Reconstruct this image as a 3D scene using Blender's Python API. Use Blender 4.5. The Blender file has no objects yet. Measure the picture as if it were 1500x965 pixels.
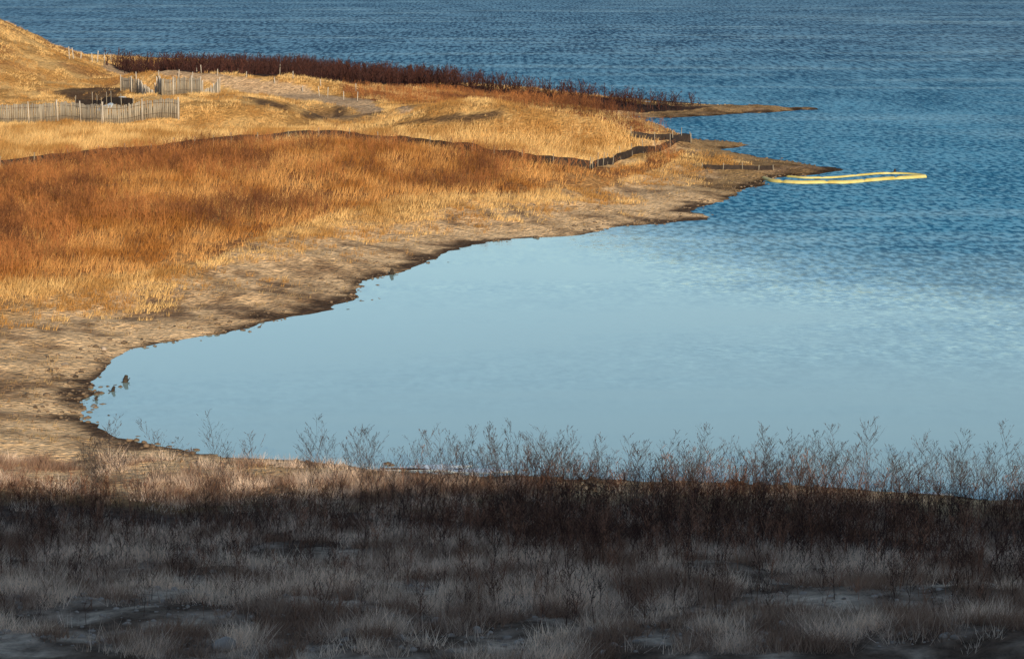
import bpy, math, numpy as np
from mathutils import Vector
rng=np.random.default_rng(7)
scene=bpy.context.scene

# ------------------------------------------------------------------ camera
CAMZ=15.0; F=3528.0; PITCH=math.atan((482.5+80)/F)
cam=bpy.data.cameras.new("camera"); camo=bpy.data.objects.new("camera",cam)
scene.collection.objects.link(camo); scene.camera=camo
cam.sensor_width=36; cam.lens=F/1500*36; cam.clip_start=0.5; cam.clip_end=20000
camo.location=(0,0,CAMZ); camo.rotation_euler=(math.pi/2-PITCH,0,0)

def sight(u,v):
    "bearing of a surveyed sight line from the overlook"
    x=(u-750); y=F; z=482.5-v
    c,s=math.cos(PITCH),math.sin(PITCH)
    return np.array([x, y*c+z*s, -y*s+z*c])
def lake(u,v,z=0.0):
    d=sight(u,v); t=(z-CAMZ)/d[2]
    return (d[0]*t,d[1]*t)

# ------------------------------------------------------------------ noise
def vn(x,y,seed=0):
    xi=np.floor(x); yi=np.floor(y); fx=x-xi; fy=y-yi
    fx=fx*fx*(3-2*fx); fy=fy*fy*(3-2*fy)
    def h(a,b):
        s=np.sin(a*127.1+b*311.7+seed*74.7)*43758.5453
        return s-np.floor(s)
    return (h(xi,yi)*(1-fx)+h(xi+1,yi)*fx)*(1-fy)+(h(xi,yi+1)*(1-fx)+h(xi+1,yi+1)*fx)*fy
def fbm(x,y,o=4,seed=0):
    r=0;a=.5;t=0
    for i in range(o):
        r=r+a*vn(x*2**i+i*13.7,y*2**i-i*7.3,seed+i); t+=a; a*=.5
    return r/t
def sst(a,b,x):
    t=np.clip((x-a)/(b-a),0,1); return t*t*(3-2*t)

# ------------------------------------------------------------------ shoreline
shore_sv=[(1700,752),(1500,738),(1400,730),(1300,724),(1150,713),(1000,708),(850,706),(740,700),(640,694),(540,684),(400,674),(300,664),(220,652),(160,634),(122,614),(116,594),(135,572),(150,548),(178,520),(235,501),(330,489),(400,471),(470,454),(525,434),(540,412),(580,400),(630,380),(700,360),(760,351),(850,346),(900,333),(960,329),(1045,323),(1052,317),(1030,311),(1045,296),(1080,284),(1112,272),(1125,264),(1160,258),(1200,254),(1238,251),(1205,244),(1150,236),(1100,226),(1062,219),(1105,213),(1080,209),(1030,206),(990,199),(950,191),(915,183),(935,177),(960,174),(1050,169),(1130,164),(1197,161),(1192,158),(1100,157),(1050,154),(1000,150),(900,142),(800,132),(700,122),(600,112),(450,100),(300,91),(150,84),(90,80)]
poly=[(1500,40),(300,50),(80,58)]+[lake(*p) for p in shore_sv]+[(-90,345),(-160,360),(-320,380),(-1500,420),(-1500,-1500),(1500,-1500)]
poly=np.array(poly)
def inpoly(x,y,P):
    r=np.zeros(x.shape,bool); n=len(P)
    for i in range(n):
        x1,y1=P[i]; x2,y2=P[(i+1)%n]
        if y1==y2: continue
        c=((y1>y)!=(y2>y))&(x<(x2-x1)*(y-y1)/(y2-y1)+x1)
        r^=c
    return r
def linedist(x,y,P,closed=False):
    d=np.full(x.shape,1e9); n=len(P)
    for i in range(n if closed else n-1):
        x1,y1=P[i]; x2,y2=P[(i+1)%n]
        dx,dy=x2-x1,y2-y1; L=dx*dx+dy*dy
        if L<1e-9: continue
        t=np.clip(((x-x1)*dx+(y-y1)*dy)/L,0,1)
        d=np.minimum(d,(x-x1-t*dx)**2+(y-y1-t*dy)**2)
    return np.sqrt(d)
def sdf(x,y):
    d=linedist(x,y,poly,True)
    return np.where(inpoly(x,y,poly),d,-d)

def bump(x,y,cx,cy,rx,ry,h,ang=0,p=1.6):
    c,s=math.cos(ang),math.sin(ang)
    a=((x-cx)*c+(y-cy)*s)/rx; b=(-(x-cx)*s+(y-cy)*c)/ry
    return h*np.exp(-np.power(a*a+b*b,p))
def height(x,y,full=False):
    x=np.asarray(x,float); y=np.asarray(y,float)
    d0=sdf(x,y)
    amp=np.interp(y,[55,100,160,300],[.35,.7,1.1,1.6])
    d=d0+amp*2.2*(fbm(x/3.2,y/4.0,4,3)-.5)+.45*(vn(x*1.6,y*1.6,9)-.5)
    h=np.interp(d,[-80,-10,-2,0,2,6,12,22,45,80],[-8,-1.6,-.3,0,.14,.36,1.0,1.85,2.1,2.3])
    h=h+np.where(d>-5,np.interp(y,[-1500,-200,-60,-34,-16,-6,0,5,14,30,45,60,68],[3,6,14,21,23.6,16,11.0,9.2,5.3,1.3,.45,.15,0]),0)
    # tan hill on the left
    r=np.hypot(x+86,(y-240)*.9)+4.5*(fbm(x/8,y/8,4,21)-.5)
    h=h+np.interp(r,[0,12,22,32,40,46,50],[15.5,14,11,6.8,2.6,.5,0])*np.where(d>0,1,0)
    # golden mounds and the bluffs by the gully
    h=h+bump(x,y,2.5,173,11,6.5,2.2,-.05,2.2)*sst(0,4,d)
    h=h+bump(x,y,1,149,9,8,.7)*sst(4,10,d)
    h=h+bump(x,y,-23,184,8,8,1.5,0,3)
    h=h+bump(x,y,-9,186,6,3.5,1.2,-.2,2.5)
    h=h-bump(x,y,-15,192,5,9,1.3,.5,2)
    h=h+bump(x,y,-26,222,12,3.5,1.4,-.35,2)
    h=h-bump(x,y,-41,197,5,5,.9)
    k=np.clip(d/4,0,1)
    h=h+k*(.95*(fbm(x/11,y/11,3,5)-.5)+.40*(fbm(x/2.2,y/2.2,4,6)-.5))
    h=h+np.clip(d/1.0,0,1)*.07*(fbm(x*2,y*2,2,8)-.5)
    if full: return h,d
    return h
def hit(u,v):
    s=sight(u,v); s=s/s[1]
    Y=np.concatenate([np.arange(38,160,.25),np.arange(160,420,.5)])
    X=s[0]*Y; Z=CAMZ+s[2]*Y
    h=height(X,Y)
    i=np.argmax(h>=Z)
    if h[i]<Z[i]:
        return lake(u,v)
    return (X[i],Y[i])
def zone(pts): return np.array([hit(*p) for p in pts])

# ------------------------------------------------------------------ mesh helpers
def mesh_np(name,V,Fc,mat=None,C=None,smooth=False,parent=None):
    V=np.asarray(V,np.float32); Fc=np.asarray(Fc,np.int32)
    me=bpy.data.meshes.new(name); m,k=Fc.shape
    me.vertices.add(len(V)); me.vertices.foreach_set("co",V.ravel())
    me.loops.add(m*k); me.loops.foreach_set("vertex_index",Fc.ravel())
    me.polygons.add(m); me.polygons.foreach_set("loop_start",np.arange(0,m*k,k,dtype=np.int32))
    me.polygons.foreach_set("loop_total",np.full(m,k,np.int32))
    if smooth: me.polygons.foreach_set("use_smooth",np.ones(m,bool))
    me.update(calc_edges=True)
    if C is not None:
        a=me.color_attributes.new("Col","FLOAT_COLOR","POINT")
        c4=np.ones((len(V),4),np.float32); c4[:,:3]=C; a.data.foreach_set("color",c4.ravel())
    if mat: me.materials.append(mat)
    o=bpy.data.objects.new(name,me); scene.collection.objects.link(o)
    if parent: o.parent=parent
    return o
def empty(name):
    o=bpy.data.objects.new(name,None); scene.collection.objects.link(o); return o

# ------------------------------------------------------------------ materials
def newmat(name):
    m=bpy.data.materials.new(name); m.use_nodes=True
    nt=m.node_tree; return m,nt,nt.nodes["Principled BSDF"]
def N(nt,t,**k):
    n=nt.nodes.new(t)
    for a,b in k.items(): setattr(n,a,b)
    return n
def plant_mat(name,transl=.25):
    m,nt,b=newmat(name)
    a=N(nt,"ShaderNodeAttribute",attribute_name="Col")
    b.inputs["Roughness"].default_value=.75; b.inputs["Specular IOR Level"].default_value=.1
    nt.links.new(a.outputs["Color"],b.inputs["Base Color"])
    t=N(nt,"ShaderNodeBsdfTranslucent"); nt.links.new(a.outputs["Color"],t.inputs["Color"])
    mx=N(nt,"ShaderNodeMixShader"); mx.inputs[0].default_value=transl
    nt.links.new(b.outputs[0],mx.inputs[1]); nt.links.new(t.outputs[0],mx.inputs[2])
    nt.links.new(mx.outputs[0],nt.nodes["Material Output"].inputs["Surface"])
    return m
def solid(name,c1,c2,scale=6,rough=.8,stretch=(1,1,1),spec=.3):
    m,nt,b=newmat(name)
    tc=N(nt,"ShaderNodeTexCoord"); mp=N(nt,"ShaderNodeMapping"); mp.inputs["Scale"].default_value=stretch
    n=N(nt,"ShaderNodeTexNoise"); n.inputs["Scale"].default_value=scale; n.inputs["Detail"].default_value=6
    r=N(nt,"ShaderNodeValToRGB"); r.color_ramp.elements[0].color=(*c1,1); r.color_ramp.elements[1].color=(*c2,1)
    r.color_ramp.elements[0].position=.3; r.color_ramp.elements[1].position=.7
    nt.links.new(tc.outputs["Object"],mp.inputs[0]); nt.links.new(mp.outputs[0],n.inputs["Vector"])
    nt.links.new(n.outputs["Fac"],r.inputs[0]); nt.links.new(r.outputs[0],b.inputs["Base Color"])
    b.inputs["Roughness"].default_value=rough; b.inputs["Specular IOR Level"].default_value=spec
    bp=N(nt,"ShaderNodeBump"); bp.inputs["Strength"].default_value=.5; bp.inputs["Distance"].default_value=.02
    nt.links.new(n.outputs["Fac"],bp.inputs["Height"]); nt.links.new(bp.outputs[0],b.inputs["Normal"])
    return m
M_grass=plant_mat("dry_grass",.3); M_twig=plant_mat("dry_stems",.1)
M_wood=solid("weathered_wood",(.20,.17,.13),(.38,.33,.25),5,.85,(1,1,.2))
M_stake=solid("pale_stake_wood",(.35,.30,.24),(.6,.54,.45),5,.8,(1,1,.3))
M_fabric=solid("black_silt_fabric",(.018,.013,.011),(.05,.035,.028),3,.8)
M_yellow=solid("yellow_vinyl",(.50,.40,.09),(.70,.62,.26),1.2,.5)
M_rock=solid("grey_rock",(.20,.165,.13),(.52,.43,.35),2.5,.85,spec=.1)
M_clod=solid("mud_clod",(.05,.034,.02),(.26,.18,.11),2.5,.7)
M_ice=solid("lake_ice",(.45,.52,.56),(.7,.75,.78),1.2,.3)
M_drift=solid("driftwood",(.02,.015,.012),(.06,.045,.03),6,.85)
M_wire=solid("rusty_wire",(.06,.04,.03),(.1,.07,.05),6,.6)
M_tarp=solid("black_tarp",(.014,.011,.010),(.04,.03,.026),2,.95,spec=.05)

# ------------------------------------------------------------------ zones (world polygons)
Z_rust=zone([(-120,262),(0,255),(200,226),(490,203),(860,250),(1005,216),(985,238),(880,275),(760,286),(640,288),(560,300),(480,318),(400,338),(300,385),(200,405),(0,420),(-120,420)])
Z_rust2=zone([(500,124),(640,134),(800,152),(880,166),(950,190),(1000,203),(930,200),(850,172),(760,158),(640,153),(520,148)])
Z_mar=zone([(150,93),(300,97),(450,106),(600,118),(750,132),(900,146),(1045,158),(1000,163),(900,163),(800,150),(650,132),(500,122),(400,113),(250,104)])
Z_road=zone([(150,90),(250,103),(340,113),(450,128),(540,146),(640,158),(520,160),(430,146),(330,128),(240,113),(150,100)])
Z_shade=[zone(q) for q in ([(555,187),(600,177),(700,167),(748,163),(737,178),(680,187)],[(436,167),(490,154),(512,157),(482,177),(445,182)],[(75,136),(150,128),(182,127),(178,148),(110,150)],[(326,140),(400,149),(438,159),(424,166),(378,156)])]  # shade of gully, bluffs and hill foot, painted into the ground colour
Hh=lambda L:[hit(*p) for p in L]
FL1=Hh([(-80,256),(0,247),(130,233),(250,221),(350,209),(490,202),(600,214),(730,231),(800,240),(864,247)])
FL2=Hh([(868,249),(900,240),(950,224),(985,214),(1012,208)])

# ------------------------------------------------------------------ ground
def stretch(a,b,n,p=2.2):
    t=np.linspace(0,1,n); return a+(b-a)*t**p
gx=np.concatenate([stretch(-75,-1500,30)[::-1][:-1],np.arange(-75,46,.33),stretch(46.2,1500,30)])
gy=np.concatenate([stretch(-20,-1500,26)[::-1][:-1],np.arange(-20,40,1.2),np.arange(40,130,.25),np.arange(130,345,.5),stretch(345.5,1500,24)])
GX,GY=np.meshgrid(gx,gy); nx,ny=len(gx),len(gy)
GZ,GD=height(GX.ravel(),GY.ravel(),True)
X=GX.ravel();Y=GY.ravel()
def lerp(a,b,t): return a+(b-a)*np.asarray(t)[...,None]
n1=fbm(X/2.5,Y/2.5,4,31); n2=fbm(X/.8,Y/.8,3,41); n3=fbm(X/9,Y/9,3,51)
nst=fbm((X+Y*.5)/1.2,(Y-X*.5)/4.5,4,33)
drygrass=lerp(np.array([.66,.41,.16]),np.array([.46,.25,.08]),sst(.35,.65,n1))
mud=lerp(np.array([.27,.165,.09]),np.array([.86,.58,.31]),sst(.33,.60,.4*n1+.25*n2+.35*nst))
wet=np.array([.10,.062,.037])
col=lerp(mud,drygrass,sst(6,12,GD+5*(n1-.5)*2)); 
col=lerp(wet,col,sst(.0,1.1,GD+2.0*(n2-.5)+2.5*(n1-.5)))
spit=sst(8,14,X)*sst(140,150,Y); col=lerp(col,col*np.array([.45,.42,.36]),spit*sst(.3,.55,n1+.1))
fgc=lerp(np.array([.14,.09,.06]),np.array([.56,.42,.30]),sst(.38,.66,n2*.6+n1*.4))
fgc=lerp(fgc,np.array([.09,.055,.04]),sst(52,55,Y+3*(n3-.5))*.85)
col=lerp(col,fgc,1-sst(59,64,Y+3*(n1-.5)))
rz=inpoly(X,Y,Z_rust); col[rz]=lerp(np.array([.28,.12,.045]),np.array([.45,.24,.09]),sst(.4,.65,n1))[rz]
rz=inpoly(X,Y,Z_rust2); col[rz]=np.array([.30,.13,.055])
rz=inpoly(X,Y,Z_mar); col[rz]=np.array([.06,.038,.03])
rz=inpoly(X,Y,Z_road); col[rz]=lerp(np.array([.42,.27,.15]),np.array([.66,.46,.27]),n2)[rz]
gul=bump(X,Y,-15,192,5,9,1,.5); col=lerp(col,np.array([.16,.10,.065]),np.clip(gul*1.6,0,1)*.8)  # gully shade painted into the ground colour
col=lerp(col,np.array([.05,.04,.035]),np.clip(bump(X,Y,-41,197,4.5,3.5,1)*1.6,0,1)*.7)  # shade of the hollow between the fences, painted into the soil
for q in Z_shade:
    rz=inpoly(X,Y,q); dd=linedist(X[rz],Y[rz],q,True)+1.0*(n2[rz]-.5); col[rz]=lerp(col[rz],np.array([.075,.045,.032]),sst(-.1,.7,dd)*.85)  # painted shade darkens the soil, fading at patch edges
hr=np.hypot(X+86,(Y-240)*.9); col=lerp(col,np.array([.36,.17,.06]),sst(.5,.62,fbm(X/5,Y/5,3,57))*(hr<52)*.7)
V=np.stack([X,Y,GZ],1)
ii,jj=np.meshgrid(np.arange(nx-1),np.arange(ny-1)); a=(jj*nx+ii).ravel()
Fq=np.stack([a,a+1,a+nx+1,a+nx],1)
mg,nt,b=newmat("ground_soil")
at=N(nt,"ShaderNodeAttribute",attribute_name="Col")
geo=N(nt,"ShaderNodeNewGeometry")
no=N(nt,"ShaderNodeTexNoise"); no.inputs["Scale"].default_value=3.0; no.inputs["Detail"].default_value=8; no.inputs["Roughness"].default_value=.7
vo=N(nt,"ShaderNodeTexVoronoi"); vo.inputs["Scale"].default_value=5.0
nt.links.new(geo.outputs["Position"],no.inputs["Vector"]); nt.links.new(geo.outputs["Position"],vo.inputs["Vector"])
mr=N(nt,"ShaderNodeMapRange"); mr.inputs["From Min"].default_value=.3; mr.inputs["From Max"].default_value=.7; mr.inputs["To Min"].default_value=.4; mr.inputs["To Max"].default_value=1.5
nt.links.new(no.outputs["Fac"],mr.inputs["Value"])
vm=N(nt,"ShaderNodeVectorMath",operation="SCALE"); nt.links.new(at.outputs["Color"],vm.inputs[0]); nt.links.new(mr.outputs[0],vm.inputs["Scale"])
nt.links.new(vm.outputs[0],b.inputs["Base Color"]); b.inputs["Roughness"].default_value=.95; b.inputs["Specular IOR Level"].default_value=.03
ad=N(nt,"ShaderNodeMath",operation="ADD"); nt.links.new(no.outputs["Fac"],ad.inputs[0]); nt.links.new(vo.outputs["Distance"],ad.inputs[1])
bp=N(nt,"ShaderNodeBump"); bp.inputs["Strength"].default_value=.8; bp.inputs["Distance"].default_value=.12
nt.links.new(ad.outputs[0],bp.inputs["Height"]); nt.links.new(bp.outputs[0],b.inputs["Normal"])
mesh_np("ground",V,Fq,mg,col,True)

# ------------------------------------------------------------------ water
wx=np.concatenate([stretch(-60,-6000,30)[::-1][:-1],np.arange(-60,90,2.0),stretch(90,6000,30)])
wy=np.concatenate([stretch(50,-300,8)[::-1][:-1],np.arange(50,260,2.0),stretch(260,9000,50)])
WX,WY=np.meshgrid(wx,wy); wxn=len(wx); wyn=len(wy)
x=WX.ravel(); y=WY.ravel()
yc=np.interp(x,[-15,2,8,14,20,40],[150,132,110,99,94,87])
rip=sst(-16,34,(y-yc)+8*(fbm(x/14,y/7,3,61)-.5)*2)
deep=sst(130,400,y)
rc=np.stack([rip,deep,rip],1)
ii,jj=np.meshgrid(np.arange(wxn-1),np.arange(wyn-1)); a=(jj*wxn+ii).ravel()
mw,nt,b=newmat("lake_water")
at=N(nt,"ShaderNodeAttribute",attribute_name="Col"); geo=N(nt,"ShaderNodeNewGeometry")
sep=N(nt,"ShaderNodeSeparateColor"); nt.links.new(at.outputs["Color"],sep.inputs[0])
def noise(scale,sx,sy,detail=3,rough=.5,dist=0):
    mp=N(nt,"ShaderNodeMapping"); mp.inputs["Scale"].default_value=(sx,sy,1); nt.links.new(geo.outputs["Position"],mp.inputs[0])
    n=N(nt,"ShaderNodeTexNoise"); n.inputs["Scale"].default_value=scale; n.inputs["Detail"].default_value=detail; n.inputs["Roughness"].default_value=rough; n.inputs["Distortion"].default_value=dist
    nt.links.new(mp.outputs[0],n.inputs["Vector"]); return n
def math_(op,a,b_=None,c=None):
    n=N(nt,"ShaderNodeMath",operation=op)
    for i,v in enumerate((a,b_,c)):
        if v is None: continue
        if isinstance(v,(int,float)): n.inputs[i].default_value=v
        else: nt.links.new(v,n.inputs[i])
    return n.outputs[0]
def clamp(v):
    n=N(nt,"ShaderNodeClamp"); nt.links.new(v,n.inputs[0]); return n.outputs[0]
streak=noise(.05,.35,1.8,4,.55,.5)
st=math_("SUBTRACT",streak.outputs["Fac"],.5)
ripv=clamp(math_("MULTIPLY_ADD",st,.95,sep.outputs[0]))
nA=noise(1.0,3.2,3.0,3,.6,.2); nB=noise(1.0,1.1,.5,3,.6,.2)
def cent(n,s):
    v=N(nt,"ShaderNodeVectorMath",operation="SUBTRACT"); nt.links.new(n.outputs["Color"],v.inputs[0]); v.inputs[1].default_value=(.5,.5,.5)
    w=N(nt,"ShaderNodeVectorMath",operation="MULTIPLY"); nt.links.new(v.outputs[0],w.inputs[0]); w.inputs[1].default_value=(s*.7,s,0); return w.outputs[0]
va=N(nt,"ShaderNodeVectorMath",operation="ADD"); nt.links.new(cent(nA,1.0),va.inputs[0]); nt.links.new(cent(nB,.45),va.inputs[1])
amp=math_("MULTIPLY_ADD",ripv,.50,.008)
vs=N(nt,"ShaderNodeVectorMath",operation="SCALE"); nt.links.new(va.outputs[0],vs.inputs[0]); nt.links.new(amp,vs.inputs["Scale"])
vz=N(nt,"ShaderNodeVectorMath",operation="ADD"); nt.links.new(vs.outputs[0],vz.inputs[0]); vz.inputs[1].default_value=(0,0,1)
vnm=N(nt,"ShaderNodeVectorMath",operation="NORMALIZE"); nt.links.new(vz.outputs[0],vnm.inputs[0])
# crest light and trough dark painted into colour: short wavelets near, longer groups offshore
w1=noise(1.0,2.4,.95,3,.6,.1); w2=noise(1.0,1.5,.20,3,.7,.1); w3=noise(1.0,.10,.035,3,.6,.4)
w12=N(nt,"ShaderNodeMix"); nt.links.new(sep.outputs[1],w12.inputs["Factor"]); nt.links.new(w1.outputs["Fac"],w12.inputs["A"]); nt.links.new(w2.outputs["Fac"],w12.inputs["B"])
wsum=math_("ADD",math_("MULTIPLY",math_("SUBTRACT",w12.outputs[0],.5),6.0),math_("MULTIPLY",math_("SUBTRACT",w3.outputs["Fac"],.5),1.6))
wave_light=clamp(math_("ADD",math_("MULTIPLY",wsum,ripv),.5))
def mixcol(fac,a,b_):
    m=N(nt,"ShaderNodeMix",data_type="RGBA")
    for k_,v in (("A",a),("B",b_)):
        if isinstance(v,tuple): m.inputs[k_].default_value=v
        else: nt.links.new(v,m.inputs[k_])
    nt.links.new(fac,m.inputs["Factor"]); return m.outputs["Result"]
near=mixcol(wave_light,(.000,.11,.22,1),(.02,.27,.41,1))
far=mixcol(wave_light,(.000,.036,.095,1),(.002,.135,.24,1))
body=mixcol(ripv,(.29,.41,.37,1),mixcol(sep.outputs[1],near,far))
df=N(nt,"ShaderNodeBsdfDiffuse"); nt.links.new(body,df.inputs["Color"]); nt.links.new(vnm.outputs[0],df.inputs["Normal"])
gl=N(nt,"ShaderNodeBsdfGlossy"); nt.links.new(vnm.outputs[0],gl.inputs["Normal"]); nt.links.new(math_("MULTIPLY_ADD",ripv,.30,.04),gl.inputs["Roughness"])
gl.inputs["Color"].default_value=(.88,.97,1,1)
fr=N(nt,"ShaderNodeFresnel"); fr.inputs["IOR"].default_value=1.33; nt.links.new(vnm.outputs[0],fr.inputs["Normal"])
cap=math_("MULTIPLY_ADD",ripv,-.49,.66)
fac=math_("MULTIPLY",math_("MINIMUM",fr.outputs[0],cap),math_("MULTIPLY_ADD",math_("MULTIPLY",math_("SUBTRACT",wave_light,.5),ripv),1.3,1.0))
ms=N(nt,"ShaderNodeMixShader"); nt.links.new(fac,ms.inputs[0]); nt.links.new(df.outputs[0],ms.inputs[1]); nt.links.new(gl.outputs[0],ms.inputs[2])
nt.links.new(ms.outputs[0],nt.nodes["Material Output"].inputs["Surface"]); nt.nodes.remove(b)
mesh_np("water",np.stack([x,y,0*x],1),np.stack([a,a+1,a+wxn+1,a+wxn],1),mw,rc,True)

# ------------------------------------------------------------------ plants
def tufts(P,hgt,nb,w,spread,lean,colr,tipc=None,wind=(.25,.05)):
    n=len(P); m=n*nb
    base=np.repeat(P,nb,0); h=np.repeat(hgt,nb)*rng.uniform(.5,1.15,m)
    th=rng.uniform(0,2*np.pi,m); rr=spread*np.sqrt(rng.uniform(0,1,m))*np.repeat(hgt,nb)
    bx=base[:,0]+rr*np.cos(th); by=base[:,1]+rr*np.sin(th); bz=base[:,2]-.04
    ph=rng.uniform(0,np.pi,m); ww=w*rng.uniform(.6,1.3,m)/2
    lx=(rng.normal(0,lean,m)+wind[0]+.5*lean*np.cos(th))*h; ly=(rng.normal(0,lean,m)+wind[1]+.5*lean*np.sin(th))*h
    cx,cy=np.cos(ph)*ww,np.sin(ph)*ww
    V=np.empty((m,3,3)); V[:,0]=np.stack([bx-cx,by-cy,bz],1); V[:,1]=np.stack([bx+cx,by+cy,bz],1)
    V[:,2]=np.stack([bx+lx,by+ly,bz+h],1)
    C=np.repeat(colr,nb,0)*rng.uniform(.6,1.25,(m,1)); C3=np.repeat(C[:,None],3,1)
    return V.reshape(-1,3),np.arange(m*3).reshape(-1,3),C3.reshape(-1,3)
def mkweed(h=1,nbr=12,sub=3,spread=.45,w=.012,start=.3,seeds=True,r=None):
    r=r or rng; R=[]
    p=np.array([0,0,-.03]); k=4; bend=r.normal(0,.06,2)
    pts=[p]
    for i in range(k):
        p=p+np.array([bend[0]*h*(i+1)/k+r.normal(0,.015*h),bend[1]*h*(i+1)/k+r.normal(0,.015*h),h/k]); pts.append(p)
    for i in range(k): R.append((pts[i],pts[i+1],w*(1-.18*i),w*(1-.18*(i+1))))
    def at(t):
        t=t*k; i=min(int(t),k-1); return pts[i]+(pts[i+1]-pts[i])*(t-i)
    for j in range(nbr):
        t=r.uniform(start,.97); q=at(t); a=r.uniform(0,2*np.pi); L=h*spread*(1.15-t)*r.uniform(.6,1.2)
        up=r.uniform(.7,1.5); d=np.array([np.cos(a),np.sin(a),up]); d/=np.linalg.norm(d)
        mid=q+d*L*.55; e=mid+(d+np.array([0,0,.35]))*L*.45
        R.append((q,mid,w*.55,w*.45)); R.append((mid,e,w*.45,w*.25))
        for s in range(sub):
            a2=a+r.uniform(-1.2,1.2); o=q+(mid-q)*r.uniform(.3,1) if s%2 else mid+(e-mid)*r.uniform(0,.9)
            d2=np.array([np.cos(a2),np.sin(a2),r.uniform(.6,1.8)]); d2/=np.linalg.norm(d2)
            f=o+d2*L*r.uniform(.25,.5); R.append((o,f,w*.35,w*.3))
            if seeds: 
                g=f+d2*.03*h+r.normal(0,.008,3); R.append((f,g,w*.9,w*.8))
    Vv=[];
    for p0,p1,a0,a1 in R:
        ang=r.uniform(0,np.pi); s=np.array([np.cos(ang),np.sin(ang),0])
        Vv+= [p0-s*a0/2,p0+s*a0/2,p1+s*a1/2,p1-s*a1/2]
    return np.array(Vv)
def scatter(protos,P,scale,colr,tilt=.06):
    VV=[];CC=[]
    which=rng.integers(0,len(protos),len(P))
    for k,pr in enumerate(protos):
        I=np.where(which==k)[0]
        if not len(I): continue
        a=rng.uniform(0,2*np.pi,len(I)); c,s=np.cos(a)[:,None],np.sin(a)[:,None]; sc=scale[I][:,None]
        x=pr[None,:,0]*c-pr[None,:,1]*s; y=pr[None,:,0]*s+pr[None,:,1]*c; z=np.repeat(pr[None,:,2],len(I),0)
        tx=rng.normal(.03,tilt,len(I))[:,None]; ty=rng.normal(0,tilt,len(I))[:,None]
        x=(x+tx*z)*sc+P[I,0][:,None]; y=(y+ty*z)*sc+P[I,1][:,None]; z=z*sc+P[I,2][:,None]
        VV.append(np.stack([x,y,z],2).reshape(-1,3))
        CC.append(np.repeat(colr[I][:,None]*rng.uniform(.8,1.2,(len(I),1,1)),pr.shape[0],1).reshape(-1,3))
    V=np.concatenate(VV);C=np.concatenate(CC)
    return V,np.arange(len(V)).reshape(-1,4),C
def cand(n,y0,y1,l=-.3,r=.25,pw=1.0):
    u=rng.uniform(0,1,n); y=np.sqrt(y0**2+u*(y1**2-y0**2)) if pw==1 else y0+(y1-y0)*u
    x=y*rng.uniform(l,r,n)
    h,d=height(x,y,True); return x,y,h,d
def mixc(a,b,t): return lerp(np.array(a),np.array(b),t)
def inshade(x,y):
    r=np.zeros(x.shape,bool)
    for q in Z_shade: r|=inpoly(x,y,q)
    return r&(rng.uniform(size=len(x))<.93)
def nofence(x,y):
    d=np.minimum(linedist(x,y,FL1),linedist(x,y,FL2)); return d>.9
# golden grass of the bank
x,y,h,d=cand(190000,74,290,-.28,.1,2)
g=fbm(x/5,y/5,4,71); g2=fbm(x/1.5,y/1.5,3,72)
edge=6.0+np.interp(y,[74,90,110,150],[5,1.5,0,0])
inr=inpoly(x,y,Z_rust); road=inpoly(x,y,Z_road)|inpoly(x,y,Z_mar)|inshade(x,y)
hill=np.hypot(x+86,(y-240)*.9)<50
keep=(d+rng.normal(0,1.1,len(x))>edge+3*(g-.5)*2+4*(g2-.5)*2)&(~road)&(y>76)&((~inr)|(rng.uniform(size=len(x))<.5))&nofence(x,y)
keep&=(bump(x,y,-15,192,5,9,1,.5)<.35)&(bump(x,y,-41,197,4.5,3.5,1)<.3)
keep&=~((y>176)&(g2<.42)&~hill)&~(hill&(g2<.45))
x,y,h,d,g,inr,hill=[q[keep] for q in (x,y,h,d,g,inr,hill)]
hg=np.where(y<168,rng.uniform(.35,.75,len(x)),rng.uniform(.18,.4,len(x)))*np.where(inr,1.0,.95)
hg=np.where(hill,hg*.8,hg)*np.clip((d-4)/8,.5,1)
c=mixc((.92,.63,.27),(.54,.29,.09),sst(.35,.65,fbm(x/2.4,y/3.5,4,74)))
c=np.where(inr[:,None],c*np.array([.85,.68,.55]),c)
P=np.stack([x,y,h],1)
Vv,Ff,Cc=tufts(P,hg,7,.035,.55,.28,c)
mesh_np("golden_grass",Vv,Ff,M_grass,Cc)

# sparse grass on the mud flat
x,y,h,d=cand(16000,66,170,-.25,.12,2)
k=(d>1.5)&(fbm(x/3,y/3,3,76)>.46)&(d<14)
P=np.stack([x[k],y[k],h[k]],1); c=mixc((.60,.42,.20),(.26,.15,.07),rng.uniform(size=len(P)))
a_,b_,c_=tufts(P,rng.uniform(.08,.25,len(P)),6,.03,.8,.4,c); mesh_np("sparse_grass",a_,b_,M_grass,c_)

# rust brush
prs=[mkweed(1,9,1,.5,.022,.15,False) for _ in range(10)]
x,y,h,d=cand(42000,100,182,-.3,.1,2)
g=fbm(x/6,y/6,4,81)
k=inpoly(x,y,Z_rust)&(g+rng.normal(0,.04,len(x))>.42+np.clip((24-d)*.012,0,.2))&nofence(x,y)
x2,y2,h2,d2=cand(30000,160,240,-.12,.1,2); k2=inpoly(x2,y2,Z_rust2)&nofence(x2,y2)
P=np.concatenate([np.stack([x[k],y[k],h[k]],1),np.stack([x2[k2],y2[k2],h2[k2]],1)])
c=mixc((.44,.18,.06),(.15,.06,.028),sst(.35,.65,fbm(P[:,0]/2.5,P[:,1]/2.5,3,82)))
a_,b_,c_=scatter(prs,P,np.where(P[:,1]>175,.8,rng.uniform(.7,1.35,len(P))),c); mesh_np("rust_brush",a_,b_,M_twig,c_)
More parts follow.
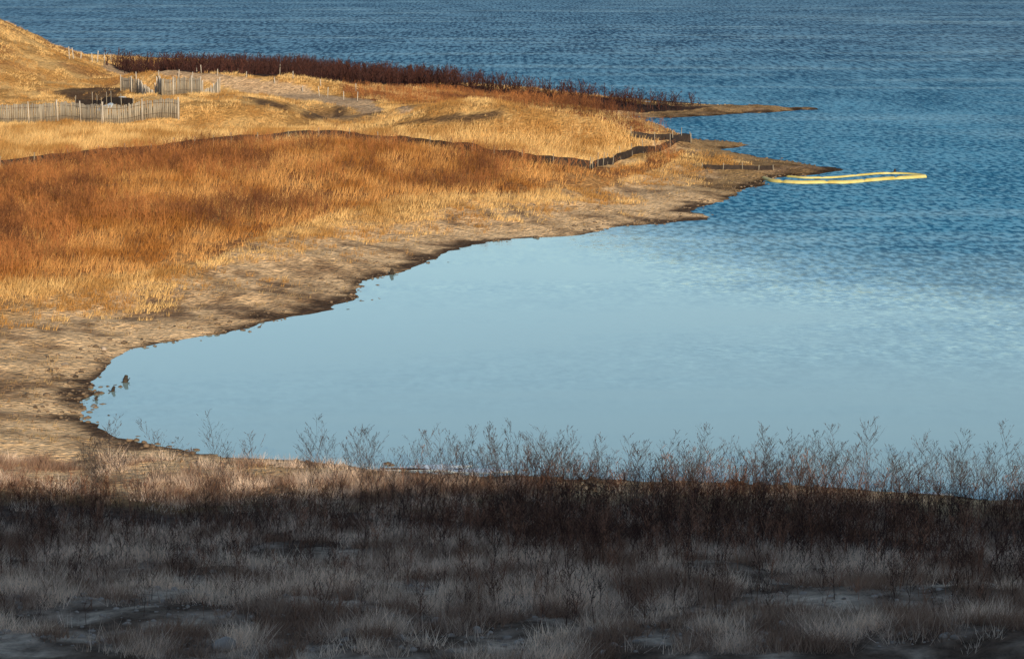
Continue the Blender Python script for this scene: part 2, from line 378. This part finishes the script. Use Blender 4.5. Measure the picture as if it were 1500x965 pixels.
# maroon brush on the far spit
prs=[mkweed(1,12,1,.45,.05,.1,False) for _ in range(8)]
x,y,h,d=cand(34000,190,335,-.26,.12,2); k=inpoly(x,y,Z_mar)&(d>.6)
P=np.stack([x[k],y[k],h[k]],1); c=mixc((.085,.034,.026),(.038,.02,.019),rng.uniform(size=len(P)))
a_,b_,c_=scatter(prs,P,rng.uniform(1.0,1.9,len(P))*(.75+.5*fbm(P[:,0]/4,P[:,1]/4,2,83))*np.interp(P[:,0],[0,12,22],[1,.9,.45]),c); mesh_np("maroon_brush",a_,b_,M_twig,c_)

# foreground: pale matted grass
x,y,h,d=cand(100000,41,69,-.34,.34,2)
g=.6*fbm(x/2.4,y/2.4,4,91)+.4*fbm(x/.5,y/.7,2,93)
k=(d>.8)&(g+rng.normal(0,.03,len(x))>np.interp(y,[41,44,47,50,54,58,63],[.54,.51,.46,.42,.48,.56,.53]))
P=np.stack([x[k],y[k],h[k]],1); c=mixc((.95,.74,.56),(.34,.21,.14),sst(.35,.62,fbm(P[:,0]/.8,P[:,1]/.9,3,92)))
a_,b_,c_=tufts(P,rng.uniform(.10,.42,len(P))*(.6+.8*fbm(P[:,0]/.6,P[:,1]/.6,2,94)),9,.017,.7,.45,c,wind=(.08,0)); mesh_np("pale_grass",a_,b_,M_grass,c_)
# foreground: dark brown weeds
prs=[mkweed(1,11,2,.38,.018,.2) for _ in range(16)]
x,y,h,d=cand(15000,43,67,-.33,.33,2)
g=fbm(x/3,y/3,4,95)
left=1-sst(-.07,.02,x/y)
dens=np.interp(y,[43,49,53,55,62,64.5,67],[.14,.32,.5,1,1,.5,.06])*np.interp(g,[.35,.6],[.35,1.1])*(1-left*sst(59.5,62,y)*.93)
k=(rng.uniform(size=len(x))<dens)&(d>.9); left=left[k]
P=np.stack([x[k],y[k],h[k]],1); c=mixc((.055,.027,.020),(.40,.20,.12),rng.uniform(size=len(P))**3)
sc=rng.uniform(.5,1.25,len(P))*np.interp(P[:,1],[43,54,62],[.85,1,1.05])*(1-.25*left)
a_,b_,c_=scatter(prs,P,sc,c); mesh_np("dark_weeds",a_,b_,M_twig,c_)
# tall airy weeds by the water
prs=[mkweed(1.0,15,4,.42,.007,.3) for _ in range(14)]
x,y,h,d=cand(560,58,64.5,-.19,.3,2); k=(d>.4)&(rng.uniform(size=len(x))<np.interp(x/y,[-.19,-.05,.0,.3],[.28,.5,.9,.75])); 
P=np.stack([x[k],y[k],h[k]],1); c=mixc((.045,.038,.036),(.09,.068,.06),rng.uniform(size=len(P)))
a_,b_,c_=scatter(prs,P,rng.uniform(1.1,2.15,len(P)),c,.09); mesh_np("tall_weeds",a_,b_,M_twig,c_)

# ------------------------------------------------------------------ rocks
import bmesh
def rockproto(sub=2):
    bm=bmesh.new(); bmesh.ops.create_icosphere(bm,subdivisions=sub,radius=1)
    V=np.array([v.co[:] for v in bm.verts]); Fc=np.array([[v.index for v in f.verts] for f in bm.faces]); bm.free()
    for _ in range(7):
        n=rng.normal(size=3); n/=np.linalg.norm(n); o=rng.uniform(.55,.85); t=V@n; V=V-np.outer(np.maximum(t-o,0),n)
    V=V*np.array([1,rng.uniform(.7,1),rng.uniform(.45,.75)]); return V,Fc
def rocks(name,P,s,mat):
    VV=[];FF=[];off=0; pr=[rockproto(2 if len(P)<900 else 1) for _ in range(6)]
    for i in range(len(P)):
        v,f=pr[i%6]; a=rng.uniform(0,6.28); c,q=math.cos(a),math.sin(a)
        w=v@np.array([[c,q,0],[-q,c,0],[0,0,1]])*s[i]+P[i]+np.array([0,0,s[i]*.15])
        VV.append(w);FF.append(f+off);off+=len(v)
    return mesh_np(name,np.concatenate(VV),np.concatenate(FF),mat)
x,y,h,d=cand(6000,41.5,52,-.3,.3,2); k=(rng.uniform(size=len(x))<np.interp(y,[41,45,52],[1,.4,.05])); s=.025+.09*rng.uniform(size=k.sum())**4
rocks("field_stones",np.stack([x[k],y[k],h[k]],1),s,M_rock)
def one(u,v): p=hit(u,v); return [p[0],p[1],float(height(np.array([p[0]]),np.array([p[1]]))[0])]
rocks("boulders",np.array([one(*p) for p in [(330,955),(510,930),(640,915),(28,892),(95,536),(152,512),(700,930),(920,928)]]),np.array([.32,.16,.14,.12,.19,.13,.15,.12]),M_rock)
x,y,h,d=cand(60000,64,190,-.26,.13,2); k=(d>-.9)&(d<2.6)&(rng.uniform(size=len(x))<np.interp(d,[-.9,.1,1,2.6],[.12,1,.6,.1]))&(fbm(x/2,y/2,3,99)>.45)
x,y,h=x[k][:5000],y[k][:5000],h[k][:5000]; s=.03+.12*rng.uniform(size=len(x))**3
rocks("shore_clods",np.stack([x,y,np.maximum(h,-.05)],1),s,M_clod)

# ------------------------------------------------------------------ built things
class Boxes:
    def __init__(s): s.V=[];s.F=[];s.n=0
    def add(s,cx,cy,z0,z1,wx,wy,yaw=0,taper=1,tilt=(0,0)):
        c,q=math.cos(yaw),math.sin(yaw)
        for z,k in ((z0,1),(z1,taper)):
            for a,b in ((-1,-1),(1,-1),(1,1),(-1,1)):
                lx,ly=a*wx/2*k,b*wy/2*k
                s.V.append((cx+lx*c-ly*q+tilt[0]*(z-z0),cy+lx*q+ly*c+tilt[1]*(z-z0),z))
        n=s.n; s.F+=[(n,n+3,n+2,n+1),(n+4,n+5,n+6,n+7)]+[(n+i,n+(i+1)%4,n+4+(i+1)%4,n+4+i) for i in range(4)]; s.n+=8
    def make(s,name,mat,parent=None): return mesh_np(name,s.V,s.F,mat,parent=parent)
def resample(pts,step):
    pts=np.array(pts,float); L=np.r_[0,np.cumsum(np.hypot(*np.diff(pts,axis=0).T))]
    n=max(2,int(L[-1]/step)+1); t=np.linspace(0,L[-1],n)
    x=np.interp(t,L,pts[:,0]); y=np.interp(t,L,pts[:,1]); 
    yaw=np.arctan2(np.gradient(y),np.gradient(x)); return x,y,yaw,height(x,y)
def tube(pts,rad,nseg=8):
    pts=np.array(pts); n=len(pts); T=np.gradient(pts,axis=0); T/=np.linalg.norm(T,axis=1)[:,None]
    up=np.array([0,0,1.]); S=np.cross(T,up); S/=np.linalg.norm(S,axis=1)[:,None]; U=np.cross(S,T)
    a=np.linspace(0,2*np.pi,nseg,endpoint=False); r=np.broadcast_to(rad,(n,))
    V=pts[:,None]+r[:,None,None]*(S[:,None]*np.cos(a)[None,:,None]+U[:,None]*np.sin(a)[None,:,None])
    F=[(i*nseg+j,i*nseg+(j+1)%nseg,(i+1)*nseg+(j+1)%nseg,(i+1)*nseg+j) for i in range(n-1) for j in range(nseg)]
    return V.reshape(-1,3),np.array(F)
def picket_fence(pts,hh):
    e=empty("picket_fence"); B=Boxes(); x,y,yaw,z=resample(pts,.15)
    for i in range(len(x)):
        B.add(x[i],y[i],z[i]-.05,z[i]+hh*rng.uniform(.94,1.03),.125,.02,yaw[i],1,tuple(rng.normal(0,.015,2)))
    B.make("pickets",M_wood,e)
    B=Boxes(); x,y,yaw,z=resample(pts,2.4)
    for i in range(len(x)): B.add(x[i]-math.sin(yaw[i])*-.07,y[i]-.07,z[i]-.2,z[i]+hh*1.14,.08,.08,yaw[i],.9,tuple(rng.normal(0,.03,2)))
    B.make("posts",M_stake,e)
    x,y,yaw,z=resample(pts,.5)
    for k,f in enumerate((.25,.8)):
        v,f_=tube(np.stack([x,y-.03,z+hh*f],1),.012,5); mesh_np("wire_%d"%(k+1),v,f_,M_wire,parent=e)
def silt_fence(pts,hh,step=2.2,stakeh=.25,mat=None,smat=None):
    e=empty("silt_fence"); x,y,yaw,z=resample(pts,.5)
    top=z+hh*(1+.10*(fbm(np.arange(len(x))/3.,0*x,3,5)-.5)*2+rng.normal(0,.03,len(x)))
    V=np.concatenate([np.stack([x,y,z-.1],1),np.stack([x+rng.normal(0,.03,len(x)),y,top],1)]); n=len(x)
    mesh_np("fabric",V,[(i,i+1,n+i+1,n+i) for i in range(n-1)],mat or M_fabric,parent=e)
    B=Boxes(); x,y,yaw,z=resample(pts,step)
    for i in range(len(x)): B.add(x[i],y[i]-.04,z[i]-.2,z[i]+hh+stakeh*rng.uniform(.3,1.2),.05,.04,yaw[i],.9,tuple(rng.normal(0,.05,2)))
    B.make("stakes",smat or M_wood,e)
picket_fence(Hh([(178,133),(205,139),(237,141),(262,139),(292,138),(321,137)]),1.25)
picket_fence(Hh([(-60,181),(0,181),(60,180),(110,178),(150,182)]),1.4)
picket_fence(Hh([(152,182),(200,179),(235,177),(262,177)]),1.4)
silt_fence(Hh([(110,158),(135,159),(165,158),(195,161)]),.7,1.6,.5)
silt_fence(FL1,.50)
silt_fence(FL2,.5,2.0,.45)
silt_fence(Hh([(925,203),(960,207),(1012,210)]),.45,1.5,.25)
silt_fence(Hh([(1028,248),(1060,249),(1095,250),(1133,250)]),.30,1.2,.12)
def stakes(L,step,hh,mat=M_stake,wd=.09):
    e=empty("marker_stakes"); B=Boxes(); x,y,yaw,z=resample(Hh(L),step)
    for i in range(len(x)): B.add(x[i]+rng.normal(0,.25),y[i]+rng.normal(0,.4),z[i]-.2,z[i]+hh*rng.uniform(.7,1.15),wd,wd,yaw[i],.85,tuple(rng.normal(0,.06,2)))
    B.make("stakes",mat,e)
stakes([(105,88),(150,92)],2.2,1.1)
stakes([(200,120),(240,122),(282,118)],1.6,.95,M_stake,.07)
stakes([(165,92),(230,102),(300,112),(380,124),(440,134),(520,150)],3.0,.85,M_stake,.06)
stakes([(300,104),(420,116),(520,134)],3.2,.8,M_stake,.06)
# black tarp and a leftover snow patch in the hollow between the fences
def drape(name,u,v,rx,ry,hz,mat,seed,flat=.03):
    cx,cy=hit(u,v); n=36; gx_,gy_=np.meshgrid(np.linspace(-1.3,1.3,n),np.linspace(-1.3,1.3,n)); gx_=gx_.ravel(); gy_=gy_.ravel()
    rr=np.hypot(gx_,gy_)*(1+.5*(fbm(gx_*1.5+seed,gy_*1.5,3,seed)-.5)); x=cx+gx_*rx; y=cy+gy_*ry
    z=height(x,y)+flat+hz*np.clip(1-rr,0,1)**.5*(.7+.8*(fbm(gx_*3,gy_*3+seed,3,seed)-.5))-.5*np.clip(rr-1,0,1)
    q=np.arange(n*n).reshape(n,n); F_=np.stack([q[:-1,:-1].ravel(),q[:-1,1:].ravel(),q[1:,1:].ravel(),q[1:,:-1].ravel()],1)
    F_=F_[(rr[F_]<1.15).all(1)]
    mesh_np(name,np.stack([x,y,z],1),F_,mat,smooth=True)
drape("black_tarp",150,152,2.4,2.0,.45,M_tarp,3)
drape("snow_patch",165,155,1.1,.8,.25,M_ice,12,.08); drape("snow_patch",170,149,.7,.6,.25,M_ice,14,.1)
# floating yellow boom
def boom(L,R=.13):
    pts=np.array([lake(*p) for p in L]); LL=np.r_[0,np.cumsum(np.hypot(*np.diff(pts,axis=0).T))]
    t=np.arange(0,LL[-1],.1); x=np.interp(t,LL,pts[:,0]); y=np.interp(t,LL,pts[:,1])+.12*np.sin(t*.9)
    x=np.convolve(np.pad(x,6,'edge'),np.ones(13)/13,'valid'); y=np.convolve(np.pad(y,6,'edge'),np.ones(13)/13,'valid')
    ph=(t%3)/3; r=R*(.6+.4*np.clip(np.minimum(ph,1-ph)*14,0,1))
    return tube(np.stack([x,y,.02+0*x],1),r,8)
e=empty("floating_boom")
v,f=boom([(1118,262),(1132,267),(1170,269),(1210,268),(1240,269),(1262,267),(1300,263),(1358,260)],.18); mesh_np("outer_floats",v,f,M_yellow,parent=e,smooth=True)
v,f=boom([(1150,259),(1180,262),(1220,261),(1250,258),(1290,255),(1322,255),(1352,257),(1357,259)],.10); mesh_np("inner_floats",v,f,M_yellow,parent=e,smooth=True)
# ice plates
def ice(u,v,wx_,wy_):
    cx,cy=lake(u,v); n=40; a=np.linspace(0,2*np.pi,n,endpoint=False); r=1+.35*(fbm(np.cos(a)*2+u,np.sin(a)*2+v,3,5)-.5)*2
    X_=cx+wx_*r*np.cos(a);Y_=cy+wy_*r*np.sin(a)
    V=np.concatenate([np.stack([X_,Y_,0*a-.01],1),np.stack([X_,Y_,0*a+.03],1),[[cx,cy,.03]]])
    F=[(i,(i+1)%n,n+(i+1)%n,n+i) for i in range(n)]+[(n+i,n+(i+1)%n,2*n,2*n) for i in range(n)]
    me=bpy.data.meshes.new("ice_sheet"); me.from_pydata([tuple(p) for p in V],[],[tuple(dict.fromkeys(q)) for q in F]); me.materials.append(M_ice)
    o=bpy.data.objects.new("ice_sheet",me); scene.collection.objects.link(o)
for p in [(620,687,1.5,.22),(700,690,1.0,.28),(585,688,.8,.14),(1180,720,1.4,.16),(1235,722,.8,.12),(650,683,.9,.14),(1345,724,.9,.12)]: ice(*p)
# driftwood stumps
def stump(u,v,s):
    cx,cy=lake(u,v); e=empty("driftwood_stump"); k=0
    for _ in range(7):
        a=rng.uniform(0,6.28); l=s*rng.uniform(.3,.7); up=rng.uniform(.1,.9)
        p0=np.array([cx,cy,-.05]); d=np.array([math.cos(a),math.sin(a),up]); t=np.linspace(0,1,5)[:,None]
        pts=p0+d*l*t+rng.normal(0,.04*s,(5,3))*t; k+=1
        vv,ff=tube(pts,np.linspace(.11,.03,5)*s,6); mesh_np("root_%d"%k,vv,ff,M_drift,parent=e,smooth=True)
    pts=np.array([[cx,cy,-.1],[cx+.02,cy,.3*s],[cx+.06,cy,.7*s]]); vv,ff=tube(pts,np.array([.3,.24,.16])*s,8); mesh_np("trunk",vv,ff,M_drift,parent=e,smooth=True)
stump(183,560,.36); stump(165,573,.25); stump(573,402,.38); stump(140,586,.2); stump(1310,253,.35)

# ------------------------------------------------------------------ light
EL=17.0; tx,ty=-.28,.96
az=math.degrees(math.atan2(-tx,-ty))%360
L=bpy.data.lights.new("sun","SUN"); L.energy=5.0; L.angle=math.radians(.5); L.color=(1,.82,.58)
lo=bpy.data.objects.new("sun",L); scene.collection.objects.link(lo)
e=math.radians(EL); dirv=Vector((tx*math.cos(e),ty*math.cos(e),-math.sin(e)))
lo.rotation_euler=dirv.to_track_quat('-Z','Y').to_euler(); lo.location=(60,-60,60)
w=bpy.data.worlds.new("World"); scene.world=w; w.use_nodes=True; nt=w.node_tree
sky=N(nt,"ShaderNodeTexSky",sky_type="NISHITA"); sky.sun_disc=False
sky.sun_elevation=e; sky.sun_rotation=math.radians(az); sky.altitude=100; sky.air_density=1.0; sky.dust_density=.4; sky.ozone_density=1.5
bg=nt.nodes["Background"]; bg.inputs["Strength"].default_value=.15; nt.links.new(sky.outputs[0],bg.inputs["Color"])
scene.view_settings.view_transform='Standard'; scene.view_settings.look='None'; scene.view_settings.exposure=0
